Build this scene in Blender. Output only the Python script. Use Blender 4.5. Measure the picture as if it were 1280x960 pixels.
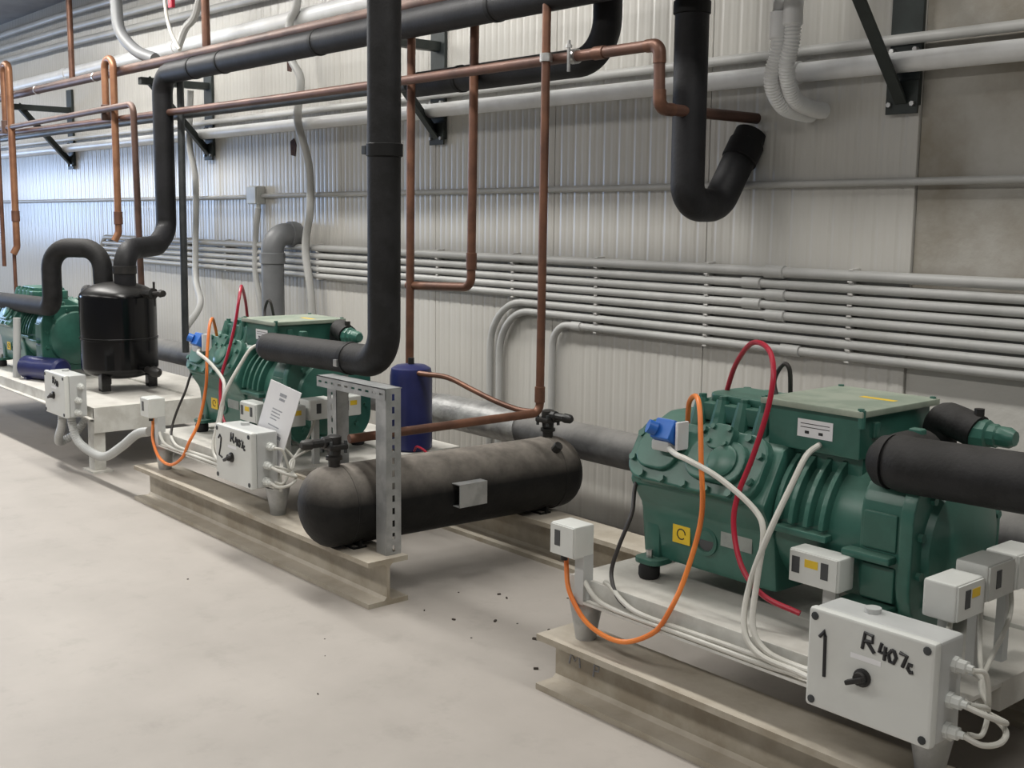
import bpy, bmesh, math, random
from mathutils import Vector, Matrix
random.seed(7)
for o in list(bpy.data.objects): bpy.data.objects.remove(o)
S = bpy.context.scene
COL = S.collection
V = Vector
# ------------------------------------------------------------------ camera
cd = bpy.data.cameras.new('camera'); cam = bpy.data.objects.new('camera', cd); COL.objects.link(cam)
cd.sensor_fit = 'HORIZONTAL'; cd.sensor_width = 36.0; cd.lens = 1450 / 1280 * 36.0
cd.clip_start = 0.05; cd.clip_end = 200
Rx = V((0.6479915, 0.76156304, 0.0113467)); Dn = V((0.11526772, -0.08333015, -0.98983304)); Fw = V((-0.75287474, 0.6427113, -0.14178086))
M = Matrix((Rx, -Dn, -Fw)).transposed().to_4x4(); M.translation = V((0, 0, 1.5))
cam.matrix_world = M
S.camera = cam
# ------------------------------------------------------------------ light, exposure
w = bpy.data.worlds.new('world'); S.world = w; w.use_nodes = True
bg = w.node_tree.nodes['Background']; bg.inputs[0].default_value = (0.95, 0.97, 1.0, 1); bg.inputs[1].default_value = 0.17
def area(name, loc, rot, sx, sy, power, color):
    l = bpy.data.lights.new(name, 'AREA'); l.shape = 'RECTANGLE'; l.size = sx; l.size_y = sy; l.energy = power; l.color = color
    o = bpy.data.objects.new(name, l); o.location = loc; o.rotation_euler = rot; COL.objects.link(o); return o
for lx, pa, pb in ((-12.2, 46, 26), (-8.4, 108, 66), (-4.6, 80, 62), (-0.8, 40, 42)):
    area('ceiling_and_fill_light', (lx, 2.55, 3.40), (0, 0, 0), 2.8, 0.22, pa, (1.0, 0.975, 0.93))
    area('ceiling_and_fill_light', (lx, -0.6, 3.40), (0, 0, 0), 2.8, 0.5, pb, (1.0, 0.965, 0.92))  # added fill row out of view, brightens the floor and softens shadows
area('window_daylight', (-15.35, 1.25, 1.66), (0, math.radians(-90), 0), 1.1, 3.7, 125, (0.46, 0.65, 1.0))
S.view_settings.view_transform = 'Standard'; S.view_settings.look = 'None'
S.view_settings.gamma = 1.0; S.view_settings.use_curve_mapping = False
S.view_settings.exposure = 0.17

# ------------------------------------------------------------------ materials
MT = {}
def mat(name, c, rough=0.5, metal=0.0, c2=None, scale=8.0, amt=0.5, bump=0.0, bscale=60.0, dust=None, damt=0.8, coat=0.0, spec=0.5, stretch=None):
    m = bpy.data.materials.new(name); m.use_nodes = True; nt = m.node_tree; N = nt.nodes; L = nt.links
    b = N['Principled BSDF']; b.inputs['Roughness'].default_value = rough; b.inputs['Metallic'].default_value = metal
    b.inputs['Specular IOR Level'].default_value = spec
    if coat: b.inputs['Coat Weight'].default_value = coat
    tc = N.new('ShaderNodeTexCoord'); src = tc.outputs['Object']
    if stretch:
        mp = N.new('ShaderNodeMapping'); mp.inputs['Scale'].default_value = stretch; L.new(src, mp.inputs[0]); src = mp.outputs[0]
    if c2 is None: c2 = tuple(x * 0.8 for x in c)
    nz = N.new('ShaderNodeTexNoise'); nz.inputs['Scale'].default_value = scale; nz.inputs['Detail'].default_value = 6; nz.inputs['Roughness'].default_value = 0.6
    L.new(src, nz.inputs['Vector'])
    rp = N.new('ShaderNodeValToRGB'); rp.color_ramp.elements[0].position = 0.5 - 0.17 * amt; rp.color_ramp.elements[1].position = 0.5 + 0.17 * amt
    rp.color_ramp.elements[0].color = (*c2, 1); rp.color_ramp.elements[1].color = (*c, 1)
    L.new(nz.outputs['Fac'], rp.inputs[0]); out = rp.outputs[0]
    if dust:
        g = N.new('ShaderNodeNewGeometry'); sx = N.new('ShaderNodeSeparateXYZ'); L.new(g.outputs['Normal'], sx.inputs[0])
        mr = N.new('ShaderNodeMapRange'); mr.inputs[1].default_value = 0.15; mr.inputs[2].default_value = 0.95; mr.inputs[4].default_value = damt; L.new(sx.outputs['Z'], mr.inputs[0])
        ml = N.new('ShaderNodeMath'); ml.operation = 'MULTIPLY'; L.new(mr.outputs[0], ml.inputs[0])
        n2 = N.new('ShaderNodeMapRange'); n2.inputs[1].default_value = 0.3; n2.inputs[2].default_value = 0.65; n2.inputs[3].default_value = 0.55; L.new(nz.outputs['Fac'], n2.inputs[0]); L.new(n2.outputs[0], ml.inputs[1])
        mx = N.new('ShaderNodeMixRGB'); mx.inputs[2].default_value = (*dust, 1); L.new(ml.outputs[0], mx.inputs[0]); L.new(out, mx.inputs[1]); out = mx.outputs[0]
        ra = N.new('ShaderNodeMapRange'); ra.inputs[3].default_value = rough; ra.inputs[4].default_value = 0.9; L.new(ml.outputs[0], ra.inputs[0]); L.new(ra.outputs[0], b.inputs['Roughness'])
    L.new(out, b.inputs['Base Color'])
    if bump:
        bn = N.new('ShaderNodeTexNoise'); bn.inputs['Scale'].default_value = bscale; bn.inputs['Detail'].default_value = 4; L.new(src, bn.inputs['Vector'])
        bp = N.new('ShaderNodeBump'); bp.inputs['Strength'].default_value = bump; bp.inputs['Distance'].default_value = 0.01; L.new(bn.outputs['Fac'], bp.inputs['Height']); L.new(bp.outputs[0], b.inputs['Normal'])
    MT[name] = m; return m
mat('green', (0.042, 0.142, 0.11), 0.28, c2=(0.034, 0.118, 0.09), scale=9, dust=(0.16, 0.24, 0.19), damt=0.35)
mat('green_lid', (0.33, 0.37, 0.30), 0.6, c2=(0.24, 0.29, 0.23), scale=6)
mat('foam', (0.018, 0.018, 0.019), 0.62, spec=0.3, c2=(0.011, 0.011, 0.011), scale=10, bump=0.15, bscale=90, dust=(0.085, 0.08, 0.075), damt=0.45)
mat('foam_clean', (0.014, 0.014, 0.016), 0.55, spec=0.3, c2=(0.009, 0.009, 0.010), scale=8, bump=0.12, bscale=80)
mat('tape', (0.010, 0.010, 0.010), 0.6, spec=0.25, scale=10)
mat('enamel', (0.003, 0.003, 0.004), 0.14, spec=0.35, c2=(0.003, 0.003, 0.003), scale=5, dust=(0.06, 0.058, 0.055), damt=0.45)
mat('tank_black', (0.009, 0.009, 0.0085), 0.6, spec=0.25, c2=(0.006, 0.006, 0.006), scale=14, dust=(0.26, 0.235, 0.205), damt=0.95, bump=0.15)
mat('copper', (0.20, 0.095, 0.058), 0.45, 0.45, c2=(0.105, 0.052, 0.036), scale=7, amt=0.8)
mat('copper_old', (0.145, 0.085, 0.065), 0.5, 0.4, c2=(0.08, 0.048, 0.038), scale=5, amt=0.8, dust=(0.30, 0.25, 0.23), damt=0.6)
mat('white_paint', (0.66, 0.66, 0.62), 0.45, c2=(0.52, 0.51, 0.47), scale=7, dust=(0.58, 0.54, 0.48), damt=0.5)
mat('plastic', (0.66, 0.675, 0.645), 0.38, c2=(0.62, 0.63, 0.60), scale=5)
mat('plastic_gray', (0.50, 0.51, 0.50), 0.42, c2=(0.46, 0.47, 0.46), scale=5)
mat('conduit', (0.44, 0.44, 0.425), 0.42, c2=(0.38, 0.38, 0.365), scale=3)
mat('conduit_white', (0.80, 0.81, 0.81), 0.36, c2=(0.70, 0.70, 0.69), scale=3)
mat('pvc_gray', (0.18, 0.185, 0.19), 0.45, c2=(0.14, 0.145, 0.15), scale=3)
mat('lagging', (0.11, 0.11, 0.11), 0.6, c2=(0.06, 0.06, 0.06), scale=5, dust=(0.30, 0.29, 0.27), damt=0.8, bump=0.2, bscale=30)
mat('foil', (0.42, 0.42, 0.41), 0.45, 0.3, c2=(0.25, 0.25, 0.245), scale=9, amt=0.8, bump=0.35, bscale=40)
mat('galv', (0.46, 0.47, 0.47), 0.42, 0.55, c2=(0.36, 0.37, 0.37), scale=12)
mat('dark_steel', (0.055, 0.06, 0.062), 0.5, 0.2, c2=(0.035, 0.04, 0.042), scale=8)
mat('copper_dull', (0.15, 0.076, 0.054), 0.48, 0.4, c2=(0.085, 0.045, 0.034), scale=4, amt=0.8)
mat('copper_bright', (0.33, 0.165, 0.088), 0.42, 0.45, c2=(0.22, 0.10, 0.055), scale=6, amt=0.8)
mat('green_steel', (0.032, 0.04, 0.038), 0.5, 0.2, c2=(0.024, 0.03, 0.028), scale=8)
mat('beam', (0.46, 0.42, 0.345), 0.6, c2=(0.33, 0.285, 0.215), scale=6, amt=0.7, bump=0.1, bscale=40, dust=(0.58, 0.53, 0.45), damt=0.6)
mat('valve_black', (0.012, 0.012, 0.012), 0.45, c2=(0.02, 0.018, 0.016), scale=20)
mat('brass', (0.35, 0.25, 0.10), 0.4, 0.8, scale=10)
mat('steel', (0.55, 0.55, 0.54), 0.3, 0.9, scale=15)
mat('orange', (0.80, 0.235, 0.045), 0.4, c2=(0.70, 0.18, 0.035), scale=6)
mat('red', (0.42, 0.012, 0.035), 0.35, c2=(0.35, 0.01, 0.03), scale=6)
mat('cable_white', (0.60, 0.59, 0.54), 0.45, c2=(0.52, 0.51, 0.46), scale=6)
mat('cable_dark', (0.03, 0.026, 0.024), 0.45, scale=6)
mat('blue', (0.025, 0.14, 0.50), 0.4, c2=(0.02, 0.12, 0.44), scale=8)
mat('navy', (0.020, 0.026, 0.115), 0.35, c2=(0.016, 0.02, 0.09), scale=6)
mat('yellow', (0.80, 0.56, 0.03), 0.5, c2=(0.72, 0.48, 0.03), scale=10)
mat('paper', (0.82, 0.82, 0.83), 0.6, c2=(0.78, 0.78, 0.80), scale=4)
mat('ink', (0.02, 0.02, 0.022), 0.5, scale=4)
mat('print', (0.36, 0.37, 0.40), 0.6, scale=60)
mat('screen', (0.05, 0.055, 0.06), 0.2, scale=5)
mat('rubber', (0.012, 0.012, 0.013), 0.7, scale=9)
mat('clip', (0.62, 0.61, 0.58), 0.5, scale=9)
mat('label_gray', (0.34, 0.37, 0.35), 0.4, 0.3, scale=14)
mat('debris', (0.06, 0.05, 0.04), 0.8, scale=30)
mat('rust', (0.06, 0.022, 0.014), 0.8, c2=(0.03, 0.012, 0.008), scale=30)
mat('ceil', (0.24, 0.245, 0.25), 0.8, c2=(0.20, 0.20, 0.205), scale=2)
mat('plaster', (0.55, 0.55, 0.53), 0.8, c2=(0.48, 0.48, 0.46), scale=2)
def mat_panel():
    m = mat('panel', (0.545, 0.535, 0.50), 0.30, c2=(0.485, 0.468, 0.43), scale=0.8, amt=1.0, stretch=(1.3, 1, 0.5))
    return m
mat_panel()
def mat_floor():
    m = mat('floor', (0.445, 0.412, 0.375), 0.55, c2=(0.365, 0.337, 0.305), scale=1.3, amt=1.0, bump=0.08, bscale=25)
    nt = m.node_tree; N = nt.nodes; L = nt.links; b = N['Principled BSDF']
    old = b.inputs['Base Color'].links[0].from_socket
    tc = N.new('ShaderNodeTexCoord')
    n = N.new('ShaderNodeTexNoise'); n.inputs['Scale'].default_value = 5.5; n.inputs['Detail'].default_value = 8; n.inputs['Roughness'].default_value = 0.7; L.new(tc.outputs['Object'], n.inputs['Vector'])
    r = N.new('ShaderNodeMapRange'); r.inputs[1].default_value = 0.54; r.inputs[2].default_value = 0.72; r.inputs[4].default_value = 0.32; L.new(n.outputs['Fac'], r.inputs[0])
    mx = N.new('ShaderNodeMixRGB'); mx.inputs[2].default_value = (0.24, 0.22, 0.195, 1); L.new(r.outputs[0], mx.inputs[0]); L.new(old, mx.inputs[1]); L.new(mx.outputs[0], b.inputs['Base Color'])
mat_floor()
def mat_concrete():
    m = mat('concrete', (0.42, 0.405, 0.37), 0.75, c2=(0.215, 0.185, 0.135), scale=2.2, amt=1.0, bump=0.3, bscale=30)
    nt = m.node_tree; N = nt.nodes; L = nt.links; b = N['Principled BSDF']
    old = b.inputs['Base Color'].links[0].from_socket
    tc = N.new('ShaderNodeTexCoord'); sx = N.new('ShaderNodeSeparateXYZ'); L.new(tc.outputs['Object'], sx.inputs[0])
    r = N.new('ShaderNodeMapRange'); r.inputs[1].default_value = 1.12; r.inputs[2].default_value = 1.15; r.inputs[3].default_value = 1; r.inputs[4].default_value = 0; L.new(sx.outputs['Z'], r.inputs[0])
    mx = N.new('ShaderNodeMixRGB'); mx.inputs[2].default_value = (0.50, 0.49, 0.455, 1); L.new(r.outputs[0], mx.inputs[0]); L.new(old, mx.inputs[1]); L.new(mx.outputs[0], b.inputs['Base Color'])
mat_concrete()

# ------------------------------------------------------------------ mesh helpers
OFF = V((0, 0, 0))
def nb(): return bmesh.new()
def box(bm, c, s, bev=0.0, rot=None, seg=2):
    t = bmesh.new()
    bmesh.ops.create_cube(t, size=1.0)
    for v in t.verts: v.co = V((v.co.x * s[0], v.co.y * s[1], v.co.z * s[2]))
    if bev: bmesh.ops.bevel(t, geom=list(t.edges), offset=bev, segments=seg, profile=0.5, affect='EDGES')
    mt = Matrix.Translation(c) @ (rot.to_4x4() if rot is not None else Matrix())
    bmesh.ops.transform(t, matrix=mt, verts=t.verts)
    me = bpy.data.meshes.new('t'); t.to_mesh(me); t.free(); bm.from_mesh(me); bpy.data.meshes.remove(me)
    return bm
def mm(bm, a, b, bev=0.0):     # box from min / max corners
    a = V(a); b = V(b); return box(bm, (a + b) / 2, b - a, bev)
def frame(d):
    d = d.normalized(); u = d.orthogonal().normalized(); return u, d.cross(u)
def sweep(bm, pts, r, seg=16, cap=True):
    pts = [V(p) for p in pts]; n = len(pts); rs = r if isinstance(r, (list, tuple)) else [r] * n
    tg = []
    for i in range(n):
        a = pts[max(i - 1, 0)]; b = pts[min(i + 1, n - 1)]; tg.append((b - a).normalized())
    u = tg[0].orthogonal().normalized(); rings = []
    for i in range(n):
        u = (u - tg[i] * u.dot(tg[i])).normalized(); v = tg[i].cross(u)
        rings.append([bm.verts.new(pts[i] + (u * math.cos(2 * math.pi * k / seg) + v * math.sin(2 * math.pi * k / seg)) * rs[i]) for k in range(seg)])
    for i in range(n - 1):
        for k in range(seg):
            bm.faces.new((rings[i][k], rings[i][(k + 1) % seg], rings[i + 1][(k + 1) % seg], rings[i + 1][k]))
    if cap:
        bm.faces.new(list(reversed(rings[0]))); bm.faces.new(rings[-1])
    return bm
def fillet(pts, rad, n=7):
    pts = [V(p) for p in pts]; out = [pts[0]]
    for i in range(1, len(pts) - 1):
        r = rad[i - 1] if isinstance(rad, (list, tuple)) else rad
        a = (pts[i - 1] - pts[i]); b = (pts[i + 1] - pts[i]); la, lb = a.length, b.length; a.normalize(); b.normalize()
        ang = a.angle(b); t = min(r / math.tan(ang / 2), la * 0.49, lb * 0.49); rr = t * math.tan(ang / 2)
        c = pts[i] + (a + b).normalized() * (rr / math.sin(ang / 2))
        p0 = pts[i] + a * t - c; p1 = pts[i] + b * t - c; om = p0.angle(p1)
        for k in range(n + 1):
            s = k / n; out.append(c + (p0 * math.sin((1 - s) * om) + p1 * math.sin(s * om)) / math.sin(om))
    out.append(pts[-1]); return out
def smooth(pts, n=6):
    pts = [V(p) for p in pts]; P = [pts[0] * 2 - pts[1]] + pts + [pts[-1] * 2 - pts[-2]]; out = []
    for i in range(1, len(P) - 2):
        for k in range(n):
            t = k / n; a, b, c, d = P[i - 1], P[i], P[i + 1], P[i + 2]
            out.append(0.5 * ((2 * b) + (c - a) * t + (2 * a - 5 * b + 4 * c - d) * t * t + (3 * b - a - 3 * c + d) * t ** 3))
    out.append(pts[-1]); return out
def cyl(bm, a, b, r, seg=16, r2=None):
    return sweep(bm, [a, b], [r, r if r2 is None else r2], seg)
def lathe(bm, org, axis, prof, seg=32):      # prof: (distance along axis, radius)
    ax = V(axis).normalized(); u, v = frame(ax); org = V(org); rings = []
    for d, r in prof:
        if r < 1e-6: rings.append([bm.verts.new(org + ax * d)])
        else: rings.append([bm.verts.new(org + ax * d + (u * math.cos(2 * math.pi * k / seg) + v * math.sin(2 * math.pi * k / seg)) * r) for k in range(seg)])
    for i in range(len(rings) - 1):
        A, B = rings[i], rings[i + 1]
        for k in range(seg):
            k2 = (k + 1) % seg
            if len(A) == 1 and len(B) > 1: bm.faces.new((A[0], B[k2], B[k]))
            elif len(B) == 1 and len(A) > 1: bm.faces.new((A[k], A[k2], B[0]))
            elif len(A) > 1: bm.faces.new((A[k], A[k2], B[k2], B[k]))
    if len(rings[0]) > 1: bm.faces.new(list(reversed(rings[0])))
    if len(rings[-1]) > 1: bm.faces.new(rings[-1])
    return bm
def prism(bm, poly, org, u, v, n, h, bev=0.0):   # polygon in (u, v) extruded along n
    t = bmesh.new(); org = V(org); u = V(u); v = V(v); n = V(n)
    A = [t.verts.new(org + u * a + v * b) for a, b in poly]; B = [t.verts.new(org + u * a + v * b + n * h) for a, b in poly]
    m = len(poly)
    fa = t.faces.new(list(reversed(A))); fb = t.faces.new(B)
    for i in range(m): t.faces.new((A[i], A[(i + 1) % m], B[(i + 1) % m], B[i]))
    bmesh.ops.recalc_face_normals(t, faces=t.faces)
    if bev: bmesh.ops.bevel(t, geom=list(t.edges), offset=bev, segments=2, profile=0.5, affect='EDGES', clamp_overlap=True)
    me = bpy.data.meshes.new('t'); t.to_mesh(me); t.free(); bm.from_mesh(me); bpy.data.meshes.remove(me)
    return bm
def rrect(w, h, r, n=5):
    out = []
    for cx, cy, a0 in ((w / 2 - r, h / 2 - r, 0), (-w / 2 + r, h / 2 - r, 90), (-w / 2 + r, -h / 2 + r, 180), (w / 2 - r, -h / 2 + r, 270)):
        for k in range(n + 1):
            a = math.radians(a0 + 90 * k / n); out.append((cx + r * math.cos(a), cy + r * math.sin(a)))
    return out
def obj(name, bm, m, parent=None, kind=None):
    if OFF.length: bmesh.ops.translate(bm, vec=OFF, verts=bm.verts)
    bmesh.ops.recalc_face_normals(bm, faces=bm.faces)
    for f in bm.faces: f.smooth = True
    for e in bm.edges:
        if len(e.link_faces) == 2 and e.calc_face_angle(0) > 0.62: e.smooth = False
    me = bpy.data.meshes.new(name); bm.to_mesh(me); bm.free(); me.materials.append(MT[m])
    o = bpy.data.objects.new(name, me); COL.objects.link(o)
    if parent is not None:
        o.parent = parent
        if parent.type == 'EMPTY': o.matrix_parent_inverse = Matrix.Translation(-parent.location)
    if kind: o['kind'] = kind
    wn = o.modifiers.new('weighted_normal', 'WEIGHTED_NORMAL'); wn.keep_sharp = True
    return o
def tag(o, label, cat, group=None):
    o['label'] = label; o['category'] = cat
    if group: o['group'] = group
    return o
def thing(name, label, cat, loc, group=None):
    o = bpy.data.objects.new(name, None); o.empty_display_size = 0.1; o.location = V(loc) + OFF; COL.objects.link(o)
    return tag(o, label, cat, group)
X, Y, Z = V((1, 0, 0)), V((0, 1, 0)), V((0, 0, 1))
W = 4.0     # wall plane

# ------------------------------------------------------------------ the room
CEIL = 3.42
obj('floor', mm(nb(), (-16, -4, -0.1), (4, 4.2, 0)), 'floor', kind='structure')
obj('ceiling', mm(nb(), (-16, -4, CEIL), (4, 4.2, CEIL + 0.1)), 'ceil', kind='structure')
obj('wall_right', mm(nb(), (-2.374, W + 0.015, 0), (4, W + 0.2, CEIL)), 'concrete', kind='structure')
wb = obj('wall_back', mm(nb(), (-16, W + 0.03, 0), (-2.376, W + 0.2, CEIL)), 'plaster', kind='structure')
def panel_mesh(wd):
    bm = nb(); pitch = 0.05; n = int(wd / pitch + 0.5); prof = [(0.0, 0.028), (0.002, 0.003)]
    for i in range(n):
        x0 = i * pitch
        deep = 0.0015 if i % 2 else 0.0028
        prof += [(x0 + 0.006, 0.0), (x0 + pitch - 0.022, 0.0), (x0 + pitch - 0.012, deep), (x0 + pitch - 0.006, deep)]
    prof += [(wd - 0.002, 0.003), (wd - 0.0005, 0.028)]
    a = [bm.verts.new((x, y, 0.0)) for x, y in prof]; b = [bm.verts.new((x, y, CEIL)) for x, y in prof]
    for i in range(len(prof) - 1): bm.faces.new((a[i], a[i + 1], b[i + 1], b[i]))
    for f in bm.faces: f.smooth = False
    me = bpy.data.meshes.new('wall_panel'); bm.to_mesh(me); bm.free(); me.materials.append(MT['panel']); return me
pm = panel_mesh(1.0)
px = -2.376
for i in range(14):
    px -= 1.0
    if px < -16.4: break
    o = bpy.data.objects.new('wall_panel', pm); o.location = (px, W, 0); COL.objects.link(o); o.parent = wb
for hx, hz in ((-6.96, 1.95), (-6.99, 2.50)):
    hp = [(hx - .035, hz - .05), (hx + .02, hz - .06), (hx + .04, hz + .01), (hx + .01, hz + .06), (hx - .04, hz + .04)]
    obj('rust_hole', prism(nb(), hp, (0, W + .002, 0), X, Z, -Y, .004), 'rust', wb)
wl = nb()
mm(wl, (-15.2, -4, 0), (-15.0, -0.6, CEIL)); mm(wl, (-15.2, 3.1, 0), (-15.0, 4.2, CEIL)); mm(wl, (-15.2, -0.6, 0), (-15.0, 3.1, 1.1)); mm(wl, (-15.2, -0.6, 2.2), (-15.0, 3.1, CEIL))
obj('wall_left', wl, 'plaster', kind='structure')
wf = nb()
mm(wf, (-15.13, -0.6, 1.1), (-15.05, 3.1, 1.15)); mm(wf, (-15.13, -0.6, 2.15), (-15.05, 3.1, 2.2))
for yy in (-0.6, 0.6, 1.85, 3.05): mm(wf, (-15.13, yy, 1.15), (-15.05, yy + 0.05, 2.15))
obj('window_1', wf, 'galv', kind='structure')

# ------------------------------------------------------------------ wall conduits
def run(name, pts, r, m, label, cat, rad=0.05, seg=14, group=None, n=7):
    return tag(obj(name, sweep(nb(), fillet(pts, rad, n), r, seg), m), label, cat, group)
RZ = [1.291, 1.240, 1.195, 1.153, 1.110, 1.065, 1.019, 0.972]
RW = ['thickest, topmost', 'second from top', 'third from top', 'fourth from top', 'fifth from top', 'sixth from top', 'seventh from top', 'lowest']
CPX = {0: -2.97, 1: -3.087, 2: -2.961, 3: -3.083, 4: -2.96, 7: -2.877}
CLX = [-2.602, -3.329, -4.018, -4.641, -5.3, -5.95, -6.6, -7.25, -7.9, -8.55]
for i, z in enumerate(RZ):
    r = 0.0215 if i == 0 else 0.0185
    y = W - r - 0.014
    if i < 5: pts = [(0.5, y, z), (-10.3 - 0.06 * i, y, z), (-10.3 - 0.06 * i, y, 0.3)]; rad = 0.12
    elif i == 5: pts = [(0.5, y, z), (-4.835, y, z), (-4.835, y, 0.22)]; rad = 0.27
    elif i == 6: pts = [(0.5, y, z), (-4.755, y, z), (-4.755, y, 0.22)]; rad = 0.24
    else: pts = [(0.5, y, z), (-4.335, y, z), (-4.335, y, 0.22)]; rad = 0.12
    lab = 'grey plastic conduit in the wall bundle, %s of the eight' % RW[i]
    if i >= 5: lab = 'grey plastic conduit bending down the wall, %s of the bundle' % RW[i]
    t = thing('conduit', lab, 'conduit', (0.5, y, z), 'bundle of conduits along the wall')
    obj('pipe', sweep(nb(), fillet(pts, rad, 10), r, 12), 'conduit', t)
    if i in CPX:
        obj('coupling', lathe(nb(), (CPX[i] - 0.05, y, z), X, [(0, r + .001), (0.003, r + 0.006), (0.097, r + 0.006), (0.1, r + .001)], 14), 'conduit', t)
    if i == 7: obj('coupling', lathe(nb(), (-4.19, y, z), X, [(0, r + .001), (0.003, r + 0.005), (0.067, r + 0.005), (0.07, r + .001)], 14), 'conduit', t)
    for cx in CLX:
        if i == 5 and cx < -4.4 or i == 6 and cx < -4.4 or i == 7 and cx < -4.15: continue
        b = nb(); mm(b, (cx - 0.011, W - 0.02, z - r - 0.007), (cx + 0.011, W, z + r + 0.007))
        mm(b, (cx - 0.010, y - r * 0.8, z - r - 0.005), (cx + 0.010, W - 0.015, z - r + 0.001)); mm(b, (cx - 0.010, y - r * 0.5, z + r - 0.001), (cx + 0.010, W - 0.015, z + r + 0.005))
        obj('clip', b, 'clip', t)
run('conduit', [(0.5, W - 0.022, 1.662), (-7.36, W - 0.022, 1.632)], 0.015, 'conduit', 'thin grey conduit crossing the wall between bundle and brackets', 'conduit')
run('conduit', [(-7.5, W - 0.022, 1.625), (-14.9, W - 0.022, 1.60)], 0.015, 'conduit', 'thin conduit on the bluish wall left of the junction box', 'conduit')
t = thing('water_pipe', 'thick white pipe running along the wall across the bracket feet', 'pipe', (0.5, W - 0.06, 2.08))
obj('pipe', sweep(nb(), [(0.5, W - 0.06, 2.082), (-14.9, W - 0.06, 2.092)], 0.038, 20), 'conduit_white', t)
for cx in (-2.93, -5.45, -8.3, -11.2): obj('coupling', lathe(nb(), (cx - 0.06, W - 0.06, 2.085), X, [(0, .038), (0.004, 0.044), (0.116, 0.044), (0.12, .038)], 20), 'conduit_white', t)
run('conduit', [(0.5, W - 0.035, 2.168), (-14.9, W - 0.035, 2.178)], 0.02, 'conduit', 'grey conduit just above the thick white wall pipe', 'conduit')
t = thing('water_pipe', 'thick white pipe high on the wall above the black insulated line', 'pipe', (-3.0, W - 0.07, 2.75))
obj('pipe', sweep(nb(), [(0.5, W - 0.07, 2.757), (-14.9, W - 0.07, 2.745)], 0.052, 20), 'conduit_white', t)
for cx in (-8.6, -10.9): obj('coupling', lathe(nb(), (cx - 0.06, W - 0.07, 2.75), X, [(0, .052), (0.004, 0.058), (0.116, 0.058), (0.12, .052)], 20), 'conduit_white', t)
for k, (z, s) in enumerate(((3.02, 'lowest'), (3.15, 'middle'), (3.28, 'topmost'))):
    run('conduit', [(0.5, W - 0.05, z - 0.22), (-11, W - 0.05, z), (-14.9, W - 0.05, z + .02)], 0.030, 'conduit', 'grey conduit close under the ceiling, %s of three' % s, 'conduit', group='conduits under the ceiling')
# junction box on thin conduit
t = thing('junction_box', 'small white junction box on the wall above the grey waste pipe', 'junction box', (-7.43, W - 0.03, 1.58))
obj('housing', mm(nb(), (-7.50, W - 0.065, 1.575), (-7.36, W - 0.001, 1.70), 0.006), 'plastic', t)
obj('lid', mm(nb(), (-7.495, W - 0.075, 1.58), (-7.365, W - 0.065, 1.695), 0.004), 'plastic', t)
obj('gland', cyl(nb(), (-7.40, W - 0.035, 1.54), (-7.40, W - 0.035, 1.575), 0.018, 12), 'plastic', t)
def corrug(pts, r, dr, step, seg=12):
    sm = smooth(pts, 10); out = [sm[0]]; acc = 0; P = [sm[0]]; L = [0]
    for a, b in zip(sm, sm[1:]): acc += (b - a).length; P.append(b); L.append(acc)
    n = int(acc / step); pp = []; rr = []; j = 0
    for i in range(n + 1):
        s = acc * i / n
        while j < len(L) - 2 and L[j + 1] < s: j += 1
        q = P[j].lerp(P[j + 1], (s - L[j]) / max(L[j + 1] - L[j], 1e-6)); pp.append(q); rr.append(r + (dr if i % 2 else -dr))
    return sweep(nb(), pp, rr, seg)
tag(obj('cable', sweep(nb(), smooth([(-7.40, W - .035, 1.545), (-7.41, W - .05, 1.4), (-7.43, W - .05, 1.10), (-7.36, W - .05, 0.86), (-7.33, W - .05, .55)]), 0.022, 10), 'conduit'), 'grey cable dropping from the junction box behind the waste pipe', 'cable')
tag(obj('cable', sweep(nb(), smooth([(-6.60, 3.85, 3.2), (-6.622, 3.85, 2.836), (-6.726, 3.85, 2.703), (-6.69, 3.83, 2.5), (-6.58, 3.84, 2.345), (-6.66, 3.86, 2.108), (-6.60, 3.9, 1.827), (-6.604, 3.91, 1.548), (-6.67, 3.91, 1.29), (-6.62, 3.92, 0.95), (-6.62, 3.92, 0.5)]), 0.026, 12), 'conduit'), 'wavy light grey flexible conduit hanging right of the waste pipe', 'cable')
tag(obj('cable', sweep(nb(), smooth([(-8.2, 3.86, 2.4), (-8.283, 3.88, 2.019), (-8.246, 3.9, 1.783), (-8.27, 3.91, 1.5), (-8.288, 3.91, 1.307), (-8.237, 3.88, 1.008), (-7.9, 3.75, 0.85), (-7.6, 3.5, 0.72)]), 0.024, 12), 'conduit'), 'wavy grey flexible conduit hanging left of the junction box', 'cable')
t = thing('flexible_conduit', 'thick grey hose curving down onto the copper line near the ceiling', 'hose', (-8.0, 3.5, 2.55))
obj('hose', sweep(nb(), smooth([(-8.42, 3.4, 3.4), (-8.388, 3.4, 3.008), (-8.336, 3.4, 2.79), (-8.186, 3.45, 2.643), (-7.98, 3.5, 2.57)]), 0.042, 14), 'pvc_gray', t)
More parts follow.
